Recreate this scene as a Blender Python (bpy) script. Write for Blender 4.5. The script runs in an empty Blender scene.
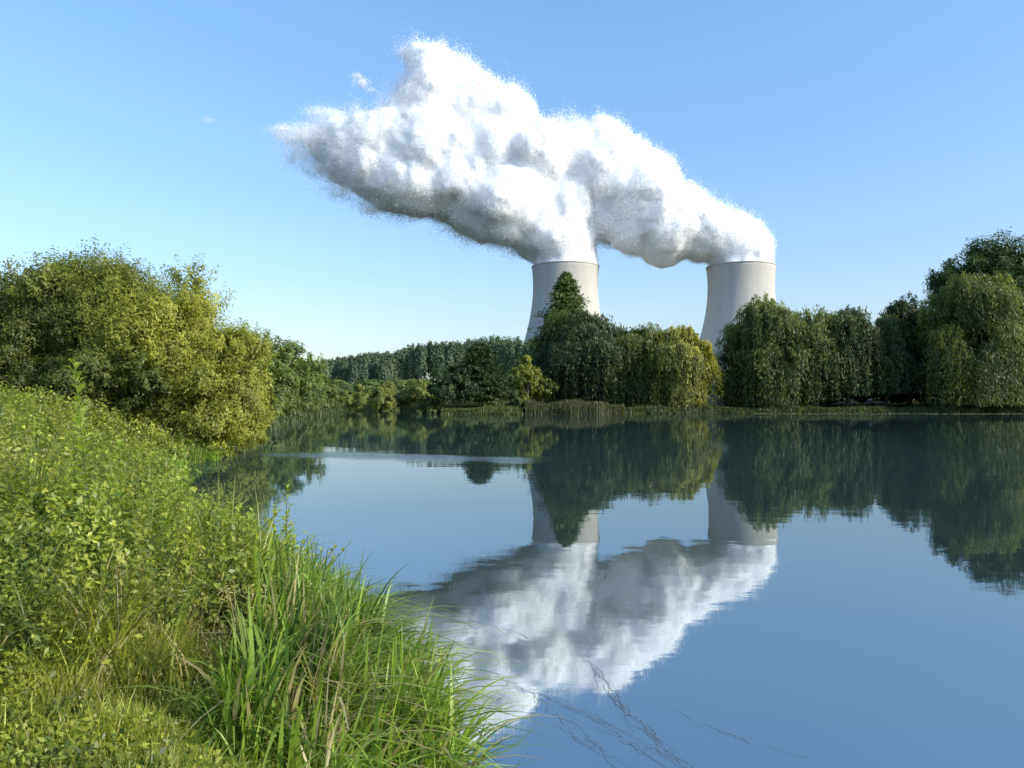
import bpy, math, numpy as np, bmesh
from mathutils import Vector, noise as mnoise
rng=np.random.default_rng(7)
sc=bpy.context.scene
COL=sc.collection
sc.view_settings.view_transform='Standard'
sc.view_settings.look='None'
sc.view_settings.exposure=0

# ---------------------------------------------------------------- helpers
def link(o,parent=None):
    COL.objects.link(o)
    if parent is not None: o.parent=parent
    return o
def empty(name,loc,label=None,cat=None,group=None):
    o=bpy.data.objects.new(name,None); o.location=loc; o.empty_display_size=0.5
    link(o); tag(o,label,cat,group); return o
def tag(o,label=None,cat=None,group=None,kind=None):
    if label: o["label"]=label
    if cat: o["category"]=cat
    if group: o["group"]=group
    if kind: o["kind"]=kind
def quads_mesh(name,V,C,mat,smooth=False):
    V=np.ascontiguousarray(V,dtype=np.float32).reshape(-1,4,3); n=len(V)
    me=bpy.data.meshes.new(name)
    me.vertices.add(n*4); me.loops.add(n*4); me.polygons.add(n)
    me.vertices.foreach_set('co',V.ravel())
    me.loops.foreach_set('vertex_index',np.arange(n*4,dtype=np.int32))
    me.polygons.foreach_set('loop_start',np.arange(0,n*4,4,dtype=np.int32))
    me.polygons.foreach_set('loop_total',np.full(n,4,dtype=np.int32))
    me.update(calc_edges=True)
    if C is not None:
        a=me.attributes.new('col','FLOAT_COLOR','FACE')
        C4=np.ones((n,4),dtype=np.float32); C4[:,:3]=C
        a.data.foreach_set('color',C4.ravel())
    me.materials.append(mat)
    return me
def quads_obj(name,V,C,mat,parent=None,loc=(0,0,0)):
    o=bpy.data.objects.new(name,quads_mesh(name,V,C,mat)); o.location=loc
    return link(o,parent)
def unit(a): return a/np.maximum(np.linalg.norm(a,axis=-1,keepdims=True),1e-9)
def rdir(n): return unit(rng.normal(size=(n,3)))
def tube(P,R,n=7):
    P=np.array(P,float); R=np.array(R,float); rings=[]
    for i in range(len(P)):
        t=P[min(i+1,len(P)-1)]-P[max(i-1,0)]; t/=max(np.linalg.norm(t),1e-9)
        a=np.cross(t,[0.13,0.97,0.21]); a/=max(np.linalg.norm(a),1e-9); b=np.cross(t,a)
        th=np.linspace(0,2*np.pi,n,endpoint=False)
        rings.append(P[i]+R[i]*(np.cos(th)[:,None]*a+np.sin(th)[:,None]*b))
    out=[]
    for i in range(len(P)-1):
        A,B=rings[i],rings[i+1]
        out.append(np.stack([A,np.roll(A,-1,0),np.roll(B,-1,0),B],1))
    return np.concatenate(out)
def nt(mat):
    mat.use_nodes=True; t=mat.node_tree
    for n in list(t.nodes): t.nodes.remove(n)
    return t
def N(t,ty,**k):
    n=t.nodes.new(ty)
    for a,b in k.items(): setattr(n,a,b)
    return n
def L(t,a,b): t.links.new(a,b)

def foliage_mat(name,trans=0.3,gloss=0.04,nscale=1.5,amt=0.5):
    m=bpy.data.materials.new(name); t=nt(m)
    out=N(t,'ShaderNodeOutputMaterial')
    at=N(t,'ShaderNodeAttribute',attribute_name='col')
    geo=N(t,'ShaderNodeNewGeometry')
    nz=N(t,'ShaderNodeTexNoise'); nz.inputs['Scale'].default_value=nscale; nz.inputs['Detail'].default_value=2
    L(t,geo.outputs['Position'],nz.inputs['Vector'])
    mr=N(t,'ShaderNodeMapRange'); mr.inputs['From Min'].default_value=.3; mr.inputs['From Max'].default_value=.7
    mr.inputs['To Min'].default_value=1-amt*.5; mr.inputs['To Max'].default_value=1+amt*.5
    L(t,nz.outputs['Fac'],mr.inputs['Value'])
    vm=N(t,'ShaderNodeVectorMath',operation='SCALE')
    L(t,at.outputs['Color'],vm.inputs[0]); L(t,mr.outputs[0],vm.inputs['Scale'])
    d=N(t,'ShaderNodeBsdfDiffuse'); tr=N(t,'ShaderNodeBsdfTranslucent'); g=N(t,'ShaderNodeBsdfGlossy')
    g.inputs['Roughness'].default_value=.45; g.inputs['Color'].default_value=(.6,.6,.6,1)
    L(t,vm.outputs[0],d.inputs['Color'])
    vm2=N(t,'ShaderNodeVectorMath',operation='MULTIPLY'); vm2.inputs[1].default_value=(1.5,1.5,.6)
    L(t,vm.outputs[0],vm2.inputs[0]); L(t,vm2.outputs[0],tr.inputs['Color'])
    m1=N(t,'ShaderNodeMixShader'); m1.inputs[0].default_value=trans
    L(t,d.outputs[0],m1.inputs[1]); L(t,tr.outputs[0],m1.inputs[2])
    last=m1
    if gloss>0:
        m2=N(t,'ShaderNodeMixShader'); m2.inputs[0].default_value=gloss
        L(t,m1.outputs[0],m2.inputs[1]); L(t,g.outputs[0],m2.inputs[2]); last=m2
    L(t,last.outputs[0],out.inputs['Surface'])
    return m
def simple_mat(name,col,rough=.7,nscale=3,amt=.2,metal=0,bump=0):
    m=bpy.data.materials.new(name); t=nt(m)
    out=N(t,'ShaderNodeOutputMaterial'); p=N(t,'ShaderNodeBsdfPrincipled')
    p.inputs['Roughness'].default_value=rough; p.inputs['Metallic'].default_value=metal
    tc=N(t,'ShaderNodeTexCoord')
    nz=N(t,'ShaderNodeTexNoise'); nz.inputs['Scale'].default_value=nscale; nz.inputs['Detail'].default_value=5
    L(t,tc.outputs['Object'],nz.inputs['Vector'])
    mx=N(t,'ShaderNodeMix',data_type='RGBA')
    mx.inputs['A'].default_value=(*[c*(1-amt) for c in col],1); mx.inputs['B'].default_value=(*[min(1,c*(1+amt)) for c in col],1)
    L(t,nz.outputs['Fac'],mx.inputs['Factor']); L(t,mx.outputs['Result'],p.inputs['Base Color'])
    if bump:
        b=N(t,'ShaderNodeBump'); b.inputs['Strength'].default_value=bump; L(t,nz.outputs['Fac'],b.inputs['Height']); L(t,b.outputs[0],p.inputs['Normal'])
    L(t,p.outputs[0],out.inputs['Surface']); return m

M_leaf=foliage_mat('leaf_foliage',.42,.03,.6,.5)
M_far=foliage_mat('distant_foliage',.3,.0,.06,.5)
M_grass=foliage_mat('grass_blades',.42,.05,2.0,.5)
M_bark=simple_mat('bark',(.09,.07,.05),.9,6,.5,bump=.5)

# ---------------------------------------------------------------- world + sun
w=bpy.data.worlds.new("World"); sc.world=w; w.use_nodes=True
t=w.node_tree
for n in list(t.nodes): t.nodes.remove(n)
EL=math.radians(29); AZ=math.radians(116)
sky=N(t,'ShaderNodeTexSky',sky_type='NISHITA'); sky.sun_disc=False
sky.sun_elevation=EL; sky.sun_rotation=AZ; sky.air_density=1.0; sky.dust_density=1.0; sky.ozone_density=2.0
tc=N(t,'ShaderNodeTexCoord'); sp=N(t,'ShaderNodeSeparateXYZ'); L(t,tc.outputs['Generated'],sp.inputs[0])
mr=N(t,'ShaderNodeMapRange'); mr.inputs['From Min'].default_value=0; mr.inputs['From Max'].default_value=.45; L(t,sp.outputs['Z'],mr.inputs['Value'])
mx=N(t,'ShaderNodeMix',data_type='RGBA'); mx.inputs['A'].default_value=(1.2,1.14,1.2,1); mx.inputs['B'].default_value=(1.5,1.85,2.0,1); L(t,mr.outputs[0],mx.inputs['Factor'])
mu=N(t,'ShaderNodeMix',data_type='RGBA',blend_type='MULTIPLY'); mu.inputs['Factor'].default_value=1
L(t,sky.outputs[0],mu.inputs['A']); L(t,mx.outputs['Result'],mu.inputs['B'])
bg=N(t,'ShaderNodeBackground'); bg.inputs['Strength'].default_value=.15
wo=N(t,'ShaderNodeOutputWorld'); L(t,mu.outputs['Result'],bg.inputs[0]); L(t,bg.outputs[0],wo.inputs[0])
ld=bpy.data.lights.new('sun','SUN'); ld.energy=5; ld.angle=math.radians(.5); ld.color=(1,.92,.78)
sun=link(bpy.data.objects.new('sun',ld))
sd=Vector((math.sin(AZ)*math.cos(EL),math.cos(AZ)*math.cos(EL),math.sin(EL)))
sun.rotation_euler=sd.to_track_quat('Z','Y').to_euler(); sun.location=(60,-20,60)

# ---------------------------------------------------------------- terrain
EYE=2.6
YS=[-60,0,3,5.4,8,12,20,30,36,45,60,111,154,185,260]
XS=[7,1.2,.15,-.6,-1.6,-3.9,-8.8,-13.0,-13.0,-15,-19.5,-30,-36,-40,-60]
def shore_x(y): return np.interp(y,YS,XS)+.12*np.sin(y*2.3)+.07*np.sin(y*5.1)
def shore_y(x): return np.interp(x,[-80,-30,-19,-16,-13,0,20,40,60,120,300],[205,200,185,160,141,139,143,152,150,150,150])+.8*np.sin(x*.35)+.4*np.sin(x*1.1)
def ground_z(x,y):
    x=np.asarray(x,float); y=np.asarray(y,float)
    s1=(shore_x(y)-x)*.85; s1=np.where(y>220,-50,s1)
    s2=y-shore_y(x); s3=(x-420)*.5; s4=-(y+90)
    ha=np.interp(s1,[-4,-.3,0,.4,1.5,3,6,12,40],[-1.5,-.2,-.02,.3,.75,1.15,1.7,2.1,2.3])
    hb=np.interp(s1,[-4,-.3,0,.6,2,3.5,6,12,40],[-1.5,-.2,-.02,.2,.6,1.2,2.05,2.3,2.4])
    k=np.clip((y-7)/5,0,1); h1=ha*(1-k)+hb*k
    h2=np.interp(s2,[-6,-.5,0,.5,3,10,60],[-1.5,-.3,0,.5,.9,1.3,1.6])
    h3=np.interp(s3,[-6,0,5],[-1.5,0,1.5]); h4=np.interp(s4,[-6,0,5],[-1.5,0,1.5])
    h=np.maximum(np.maximum(h1,h2),np.maximum(h3,h4))
    h=h+np.where((h>.2),.10*np.sin(x*1.3+np.sin(y*.9))*np.sin(y*1.7),0)
    h=h+17*np.exp(-((x+50)/150)**2-((y-620)/110)**2)
    return h
ax=np.concatenate([[-6000,-3000,-1500,-900,-600,-400,-300],np.arange(-200,-40,4),np.arange(-40,6,.3),np.arange(6,200,4),[200,240,300,360,400,420,450,700,1200,2500,6000]])
ay=np.concatenate([[-3000,-600,-200,-110,-95,-90,-84,-60,-30,-10],np.arange(-4,60,.3),np.arange(60,230,1.),np.arange(230,900,20),[1000,1500,2500,4000,8000]])
X,Y=np.meshgrid(ax,ay); Z=ground_z(X,Y)
me=bpy.data.meshes.new('ground'); nx,ny=len(ax),len(ay)
idx=np.arange(nx*ny).reshape(ny,nx)
F=np.stack([idx[:-1,:-1],idx[:-1,1:],idx[1:,1:],idx[1:,:-1]],-1).reshape(-1,4)
me.vertices.add(nx*ny); me.vertices.foreach_set('co',np.stack([X,Y,Z],-1).astype(np.float32).ravel())
me.loops.add(F.size); me.loops.foreach_set('vertex_index',F.astype(np.int32).ravel())
me.polygons.add(len(F)); me.polygons.foreach_set('loop_start',np.arange(0,F.size,4,dtype=np.int32)); me.polygons.foreach_set('loop_total',np.full(len(F),4,dtype=np.int32))
me.update(calc_edges=True); me.polygons.foreach_set('use_smooth',np.ones(len(F),dtype=bool))
gm=bpy.data.materials.new('ground_soil_grass'); t=nt(gm)
out=N(t,'ShaderNodeOutputMaterial'); p=N(t,'ShaderNodeBsdfDiffuse')
geo=N(t,'ShaderNodeNewGeometry'); nz=N(t,'ShaderNodeTexNoise'); nz.inputs['Scale'].default_value=.9; nz.inputs['Detail'].default_value=8
L(t,geo.outputs['Position'],nz.inputs['Vector'])
cr=N(t,'ShaderNodeValToRGB'); cr.color_ramp.elements[0].position=.35; cr.color_ramp.elements[0].color=(.03,.03,.012,1)
cr.color_ramp.elements[1].position=.65; cr.color_ramp.elements[1].color=(.045,.055,.018,1)
L(t,nz.outputs['Fac'],cr.inputs[0]); L(t,cr.outputs[0],p.inputs['Color'])
L(t,p.outputs[0],out.inputs['Surface']); me.materials.append(gm)
g=link(bpy.data.objects.new('ground',me)); tag(g,kind='structure',label='grassy river bank and far shore ground')

# water
wm=bpy.data.materials.new('river_water'); t=nt(wm)
out=N(t,'ShaderNodeOutputMaterial'); p=N(t,'ShaderNodeBsdfPrincipled')
p.inputs['Base Color'].default_value=(.024,.042,.04,1); p.inputs['Roughness'].default_value=.02; p.inputs['IOR'].default_value=5.2
p.inputs['Specular Tint'].default_value=(.89,.96,1,1)
geo=N(t,'ShaderNodeNewGeometry')
def wn(scale,sx=1,sy=1,detail=2):
    mp=N(t,'ShaderNodeMapping'); mp.inputs['Scale'].default_value=(scale*sx,scale*sy,scale)
    L(t,geo.outputs['Position'],mp.inputs['Vector'])
    n=N(t,'ShaderNodeTexNoise'); n.inputs['Scale'].default_value=1; n.inputs['Detail'].default_value=detail
    L(t,mp.outputs[0],n.inputs['Vector']); return n.outputs['Fac']
a=wn(1.6,.7,1.2); c=wn(.35,.6,1.3); e=wn(7,.8,1.2)
mask=wn(.05,.25,1.6,3)
mr=N(t,'ShaderNodeMapRange'); mr.inputs['From Min'].default_value=.6; mr.inputs['From Max'].default_value=.7; mr.inputs['To Min'].default_value=0; mr.inputs['To Max'].default_value=1
L(t,mask,mr.inputs['Value'])
def mth(op,x,y=0.0):
    n=N(t,'ShaderNodeMath',operation=op)
    for i,v in enumerate((x,y)):
        if isinstance(v,(int,float)): n.inputs[i].default_value=v
        else: L(t,v,n.inputs[i])
    return n.outputs[0]
# a band of breeze-ruffled water reaching out from the near bank
sx=N(t,'ShaderNodeSeparateXYZ'); L(t,geo.outputs['Position'],sx.inputs[0])
band=mth('SUBTRACT',mth('ADD',sx.outputs['Y'],mth('MULTIPLY',sx.outputs['X'],.25)),mth('ADD',32.5,mth('MULTIPLY',c,3.0)))
band=mth('EXPONENT',mth('MULTIPLY',mth('MULTIPLY',band,band),-.45))
edge=N(t,'ShaderNodeMapRange'); edge.inputs['From Min'].default_value=6; edge.inputs['From Max'].default_value=-3; L(t,sx.outputs['X'],edge.inputs['Value'])
band=mth('MULTIPLY',band,edge.outputs[0])
h=mth('ADD',mth('MULTIPLY',a,.0012),mth('MULTIPLY',c,.0045))
h=mth('ADD',h,mth('MULTIPLY',mth('MULTIPLY',e,mr.outputs[0]),.003))
h=mth('ADD',h,mth('MULTIPLY',mth('MULTIPLY',e,band),.012))
h=mth('ADD',h,mth('MULTIPLY',e,.00018))
bp=N(t,'ShaderNodeBump'); bp.inputs['Strength'].default_value=1; bp.inputs['Distance'].default_value=1
L(t,h,bp.inputs['Height']); L(t,bp.outputs[0],p.inputs['Normal']); L(t,p.outputs[0],out.inputs['Surface'])
V=np.array([[[-3000,-3000,0],[3000,-3000,0],[3000,380,0],[-3000,380,0]]],float)
wo_=quads_obj('water',V,None,wm); tag(wo_,kind='structure',label='calm blue river water mirroring the sky')

# ---------------------------------------------------------------- cooling towers
cm=bpy.data.materials.new('tower_concrete'); t=nt(cm)
out=N(t,'ShaderNodeOutputMaterial'); p=N(t,'ShaderNodeBsdfDiffuse')
tc=N(t,'ShaderNodeTexCoord'); mp=N(t,'ShaderNodeMapping'); mp.inputs['Scale'].default_value=(.12,.12,.008)
L(t,tc.outputs['Object'],mp.inputs['Vector']); nz=N(t,'ShaderNodeTexNoise'); nz.inputs['Scale'].default_value=1; nz.inputs['Detail'].default_value=6
L(t,mp.outputs[0],nz.inputs['Vector'])
cr=N(t,'ShaderNodeValToRGB'); cr.color_ramp.elements[0].position=.3; cr.color_ramp.elements[0].color=(.46,.445,.41,1); cr.color_ramp.elements[1].position=.7; cr.color_ramp.elements[1].color=(.52,.50,.46,1)
L(t,nz.outputs['Fac'],cr.inputs[0]); L(t,cr.outputs[0],p.inputs['Color']); L(t,p.outputs[0],out.inputs['Surface'])
def lathe(name,prof,mat,parent,n=96,closed=False):
    vs=[];fs=[]
    th=np.linspace(0,2*np.pi,n,endpoint=False)
    for r,z in prof:
        for a_ in th: vs.append((r*math.cos(a_),r*math.sin(a_),z))
    m=len(prof)
    for i in range(m if closed else m-1):
        j=(i+1)%m
        for k in range(n): fs.append((i*n+k,i*n+(k+1)%n,j*n+(k+1)%n,j*n+k))
    me=bpy.data.meshes.new(name); me.from_pydata(vs,[],fs); me.materials.append(mat)
    for pl in me.polygons: pl.use_smooth=True
    return link(bpy.data.objects.new(name,me),parent)
def rad(z): return 39.6*math.sqrt(1+((z-140)/85)**2)
def tower(x,y,label):
    e=empty('cooling_tower',(x,y,1.5),label,'cooling tower','cooling towers of the power plant')
    zs=np.linspace(10,164,40)
    prof=[(rad(z),z) for z in zs]+[(rad(z)-1.2,z) for z in zs[::-1]]
    lathe('shell',prof,cm,e,closed=True)
    r=rad(164)
    lathe('rim',[(r-1.6,162.9),(r+.3,162.9),(r+.3,164.4),(r-1.6,164.4)],cm,e,closed=True)
    q=[]
    n=36
    for k in range(n):
        a0=2*math.pi*k/n
        for s in(-1,1):
            a1=a0+s*math.pi/n; rb=rad(0)+1; rt=rad(10)-.6
            q.append(tube([(rb*math.cos(a0),rb*math.sin(a0),-1),(rt*math.cos(a1),rt*math.sin(a1),10.3)],[.6,.6],6))
    quads_obj('support_column',np.concatenate(q),None,cm,e)['kind']='stuff'
    return e
U=1.2208 # metres per image pixel at the plant; towers and steam use image coordinates
def PX(u): return (u-512)*U
def PZ(v): return EYE+(400-v)*U
tower(PX(565.5),940,'cream concrete hyperbolic cooling tower steaming behind conifer and willow')
tower(PX(741.5),940,'cream concrete hyperbolic cooling tower steaming beside lakeside willows')

# ---------------------------------------------------------------- steam
sm=bpy.data.materials.new('steam_cloud'); t=nt(sm)
out=N(t,'ShaderNodeOutputMaterial'); d=N(t,'ShaderNodeBsdfDiffuse'); d.inputs['Color'].default_value=(.965,.975,.99,1)
L(t,d.outputs[0],out.inputs['Surface'])
dm=bpy.data.materials.new('steam_droplets'); t=nt(dm)
out=N(t,'ShaderNodeOutputMaterial'); d=N(t,'ShaderNodeBsdfDiffuse'); d.inputs['Color'].default_value=(.98,.985,1,1)
tr=N(t,'ShaderNodeBsdfTranslucent'); tr.inputs['Color'].default_value=(.98,.985,1,1)
mx=N(t,'ShaderNodeMixShader'); mx.inputs[0].default_value=.48; L(t,d.outputs[0],mx.inputs[1]); L(t,tr.outputs[0],mx.inputs[2]); L(t,mx.outputs[0],out.inputs['Surface'])
bm=bmesh.new(); bmesh.ops.create_icosphere(bm,subdivisions=2,radius=1)
ico_v=np.array([v.co[:] for v in bm.verts]); ico_f=np.array([[v.index for v in f.verts] for f in bm.faces]); bm.free()
def tex(name,size,depth,basis):
    x=bpy.data.textures.new(name,'CLOUDS'); x.noise_scale=size; x.noise_depth=depth; x.noise_basis=basis; return x
T1=tex('billow',34,3,'VORONOI_F1'); T3=tex('wisp',30,5,'BLENDER_ORIGINAL'); T4=tex('wisp_fine',10,4,'BLENDER_ORIGINAL')
def blob_mesh(name,S,voxel,disp,mat,smooth=4):
    vs=[];fs=[]
    for i,(x,y,z,r) in enumerate(S):
        vs.append(ico_v*r+np.array([x,y,z])); fs.append(ico_f+i*len(ico_v))
    me=bpy.data.meshes.new(name); me.from_pydata(np.concatenate(vs).tolist(),[],np.concatenate(fs).tolist())
    o=bpy.data.objects.new(name,me); COL.objects.link(o)
    r=o.modifiers.new('r','REMESH'); r.mode='VOXEL'; r.voxel_size=voxel; r.use_smooth_shade=True
    s=o.modifiers.new('s','SMOOTH'); s.factor=.6; s.iterations=smooth
    for tx,st,ml in disp:
        m=o.modifiers.new('d','DISPLACE'); m.texture=tx; m.strength=st; m.mid_level=ml; m.texture_coords='GLOBAL'
    s=o.modifiers.new('s2','SMOOTH'); s.factor=.5; s.iterations=3
    dg=bpy.context.evaluated_depsgraph_get(); dg.update()
    me2=bpy.data.meshes.new_from_object(o.evaluated_get(dg)); bpy.data.objects.remove(o)
    me2.name=name; me2.materials.clear(); me2.materials.append(mat)
    me2.polygons.foreach_set('use_smooth',np.ones(len(me2.polygons),dtype=bool))
    return me2
def cauliflower(main,seed):
    rg=np.random.default_rng(seed); S=[]
    for u,v,r in main:
        x,z,R=PX(u),PZ(v),r*U
        mouth=(z<192); y=940 if mouth else 940+rg.uniform(-1,1)*R*.18
        S.append((x,y,z,R*(.93 if mouth else .88)))
        if mouth: continue
        for _ in range(int(6+R*.2)):
            dd=rg.normal(size=3); dd/=np.linalg.norm(dd)
            rr=R*rg.uniform(.28,.44); c=np.array([x,y,z])+dd*R*.56
            if c[2]-rr<172 : continue
            S.append((*c,rr))
            for __ in range(2):
                d2=rg.normal(size=3); d2/=np.linalg.norm(d2); d2=d2+dd*.8; d2/=np.linalg.norm(d2)
                r3=rr*rg.uniform(.35,.6); c3=c+d2*rr*.65
                if c3[2]-r3<172: continue
                S.append((*c3,r3))
    return S
def flakes(c,size,nb=None,rw=None):
    n=len(c); nr=rdir(n)
    if nb is not None: nr=unit(nr*rw[:,None]+nb)
    r=rdir(n); u=unit(r-nr*np.sum(r*nr,1,keepdims=True)); v=np.cross(nr,u); s=np.reshape(size,(-1,1))*.5
    return np.stack([c-u*s-v*s,c+u*s-v*s,c+u*s+v*s,c-u*s+v*s],1)
def nval(P,sc_,seed=0):
    out=np.empty(len(P)); q=P/sc_+seed
    f=mnoise.fractal
    for i,p in enumerate(q.tolist()): out[i]=f(p,.6,2.1,4)
    return out
left=[(565.5,268,35),(564,254,35),(562,244,35),(553,232,38),(535,216,46),(512,203,52),(488,190,57),(455,172,58),(425,150,58),(428,102,40),(432,70,29),(419,57,17),(452,84,33),(475,108,40),(508,118,32),(400,140,48),(372,145,42),(398,172,46),(420,180,44),(375,166,38),(352,156,34),(340,140,28),(322,143,19),(500,150,46),(540,162,44),(573,160,42),(565,205,42),(585,228,22)]
right=[(741.5,268,35),(742,257,34.5),(740,250,34),(735,243,34),(724,238,34),(704,232,36),(680,222,40),(657,218,44),(664,240,33),(640,192,46),(620,205,44),(606,174,48),(578,150,34),(600,145,31),(648,176,30),(684,206,27),(632,162,26),(634,230,30)]
wl=[(320,140,22,42000),(303,136,19,24000),(291,131,14,10000),(279,129,9,2500),(300,155,14,11000),(362,80,7,3400),(357,73,4,1200),(371,89,5,1300),(325,114,12,8000),(320,168,15,15000),(345,190,16,16000),(345,118,14,12000),(372,205,12,8000),(405,50,8,3500),(203,117,6,420)]
for nm,mn,seed,extra,nf,lab in (('steam_plume',left,3,wl,480000,'long white steam plume drifting from the cooling tower'),('steam_plume',right,5,[],270000,'white billowing steam plume leaving the cooling tower mouth')):
    S=cauliflower(mn,seed)
    e=empty('steam_plume',(PX(mn[0][0]),940,165),lab,'steam cloud','steam plumes of the cooling towers')
    me=blob_mesh('dense_steam',S,3.0,[(T1,-8,.42),(T3,12,.45),(T4,2.5,.5)],sm,11)
    off=np.array([PX(mn[0][0]),940,165])
    nv=len(me.vertices); co=np.empty(nv*3,dtype=np.float32); me.vertices.foreach_get('co',co); co=co.reshape(-1,3)
    rr=np.hypot(co[:,0]-off[0],co[:,1]-940); lim=40.2+np.clip(co[:,2]-167.5,0,99)*.6; k_=(co[:,2]<190)&(rr>lim)&(abs(co[:,0]-off[0])<70)
    f_=np.where(k_,lim/np.maximum(rr,1),1); kk=co[:,2]<168; f_=np.where(kk|k_&(co[:,0]>off[0]),f_,1)
    co[:,0]=off[0]+(co[:,0]-off[0])*f_; co[:,1]=940+(co[:,1]-940)*f_
    me.vertices.foreach_set('co',co.ravel()); me.update()
    o=link(bpy.data.objects.new('dense_steam',me)); o.parent=e; o.location=-off
    no=np.empty(nv*3,dtype=np.float32); me.vertices.foreach_get('normal',no); no=no.reshape(-1,3)
    k=rng.integers(0,nv,nf)
    P=co[k]+rng.normal(size=(nf,3))*1.2
    amp=np.clip(2.8+7*nval(co,22,seed),.6,13)[k]
    q_=rng.uniform(0,1,nf); lift=-np.log(1-q_*.95)*amp
    nearm=np.clip((P[:,2]-168)/30,0.05,1); lift*=nearm
    P=P+no[k]*lift[:,None]+np.stack([-lift*.5,0*lift,lift*.1],1)+rng.normal(size=(nf,3))*(lift*.15)[:,None]
    m_=(P[:,2]>166.5); P=P[m_]
    Q=[flakes(P,rng.uniform(.35,.9,len(P)),no[k][m_],np.clip(.2+lift[m_]*.06,0,.9))]
    for u,v,r,n_ in extra:
        m=7; cc=rng.normal(size=(m,3))*np.array([.8,.6,.45])*r*U*.5+np.array([PX(u),940,PZ(v)])
        c=cc[rng.integers(0,m,n_)]+rng.normal(size=(n_,3))*np.array([1.15,.9,.65])*r*U*.42
        c[:,0]-=rng.exponential(1,n_)*r*.25
        c=c[rng.uniform(-.6,.7,n_)<nval(c,9,5)]
        nb=np.tile(np.array([[.45,-.75,.45]]),(len(c),1))
        Q.append(flakes(c,rng.uniform(.3,.6,len(c)),nb,np.full(len(c),.8)))
    Q=np.concatenate(Q)-off
    quads_obj('thin_steam',Q,None,dm,e)['kind']='stuff'

# ---------------------------------------------------------------- trees
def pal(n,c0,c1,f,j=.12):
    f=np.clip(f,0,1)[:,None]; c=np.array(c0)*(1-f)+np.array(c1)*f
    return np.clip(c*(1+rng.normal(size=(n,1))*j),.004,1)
def leafq(c,nrm,ln,wd,updown=None):
    n=len(c); r=rdir(n) if updown is None else unit(updown)
    u=unit(r-nrm*np.sum(r*nrm,1,keepdims=True)); v=np.cross(nrm,u)
    ln=np.reshape(ln,(-1,1)); wd=np.reshape(wd,(-1,1))
    return np.stack([c-u*ln*.5,c+v*wd*.5-u*ln*.08,c+u*ln*.5,c-v*wd*.5-u*ln*.08],1)
def trunk_geo(h,r,lobes,base_r):
    q=[tube([(0,0,-.5),(.02*h,0,h*.15),(0,.02*h,h*.35),(.02*h,0,h*.6)],[base_r*1.3,base_r,base_r*.75,base_r*.35],10)]
    for c in lobes:
        z0=min(h*.55,max(h*.1,c[2]*.45)); s=np.array([0.01*h,0,z0]); c=np.array(c)
        m=(s+c)/2+np.array([0,0,.05*h])+rng.normal(size=3)*.03*h
        q.append(tube([s,m,c],[base_r*.45,base_r*.25,base_r*.07],6))
    return np.concatenate(q)
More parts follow.
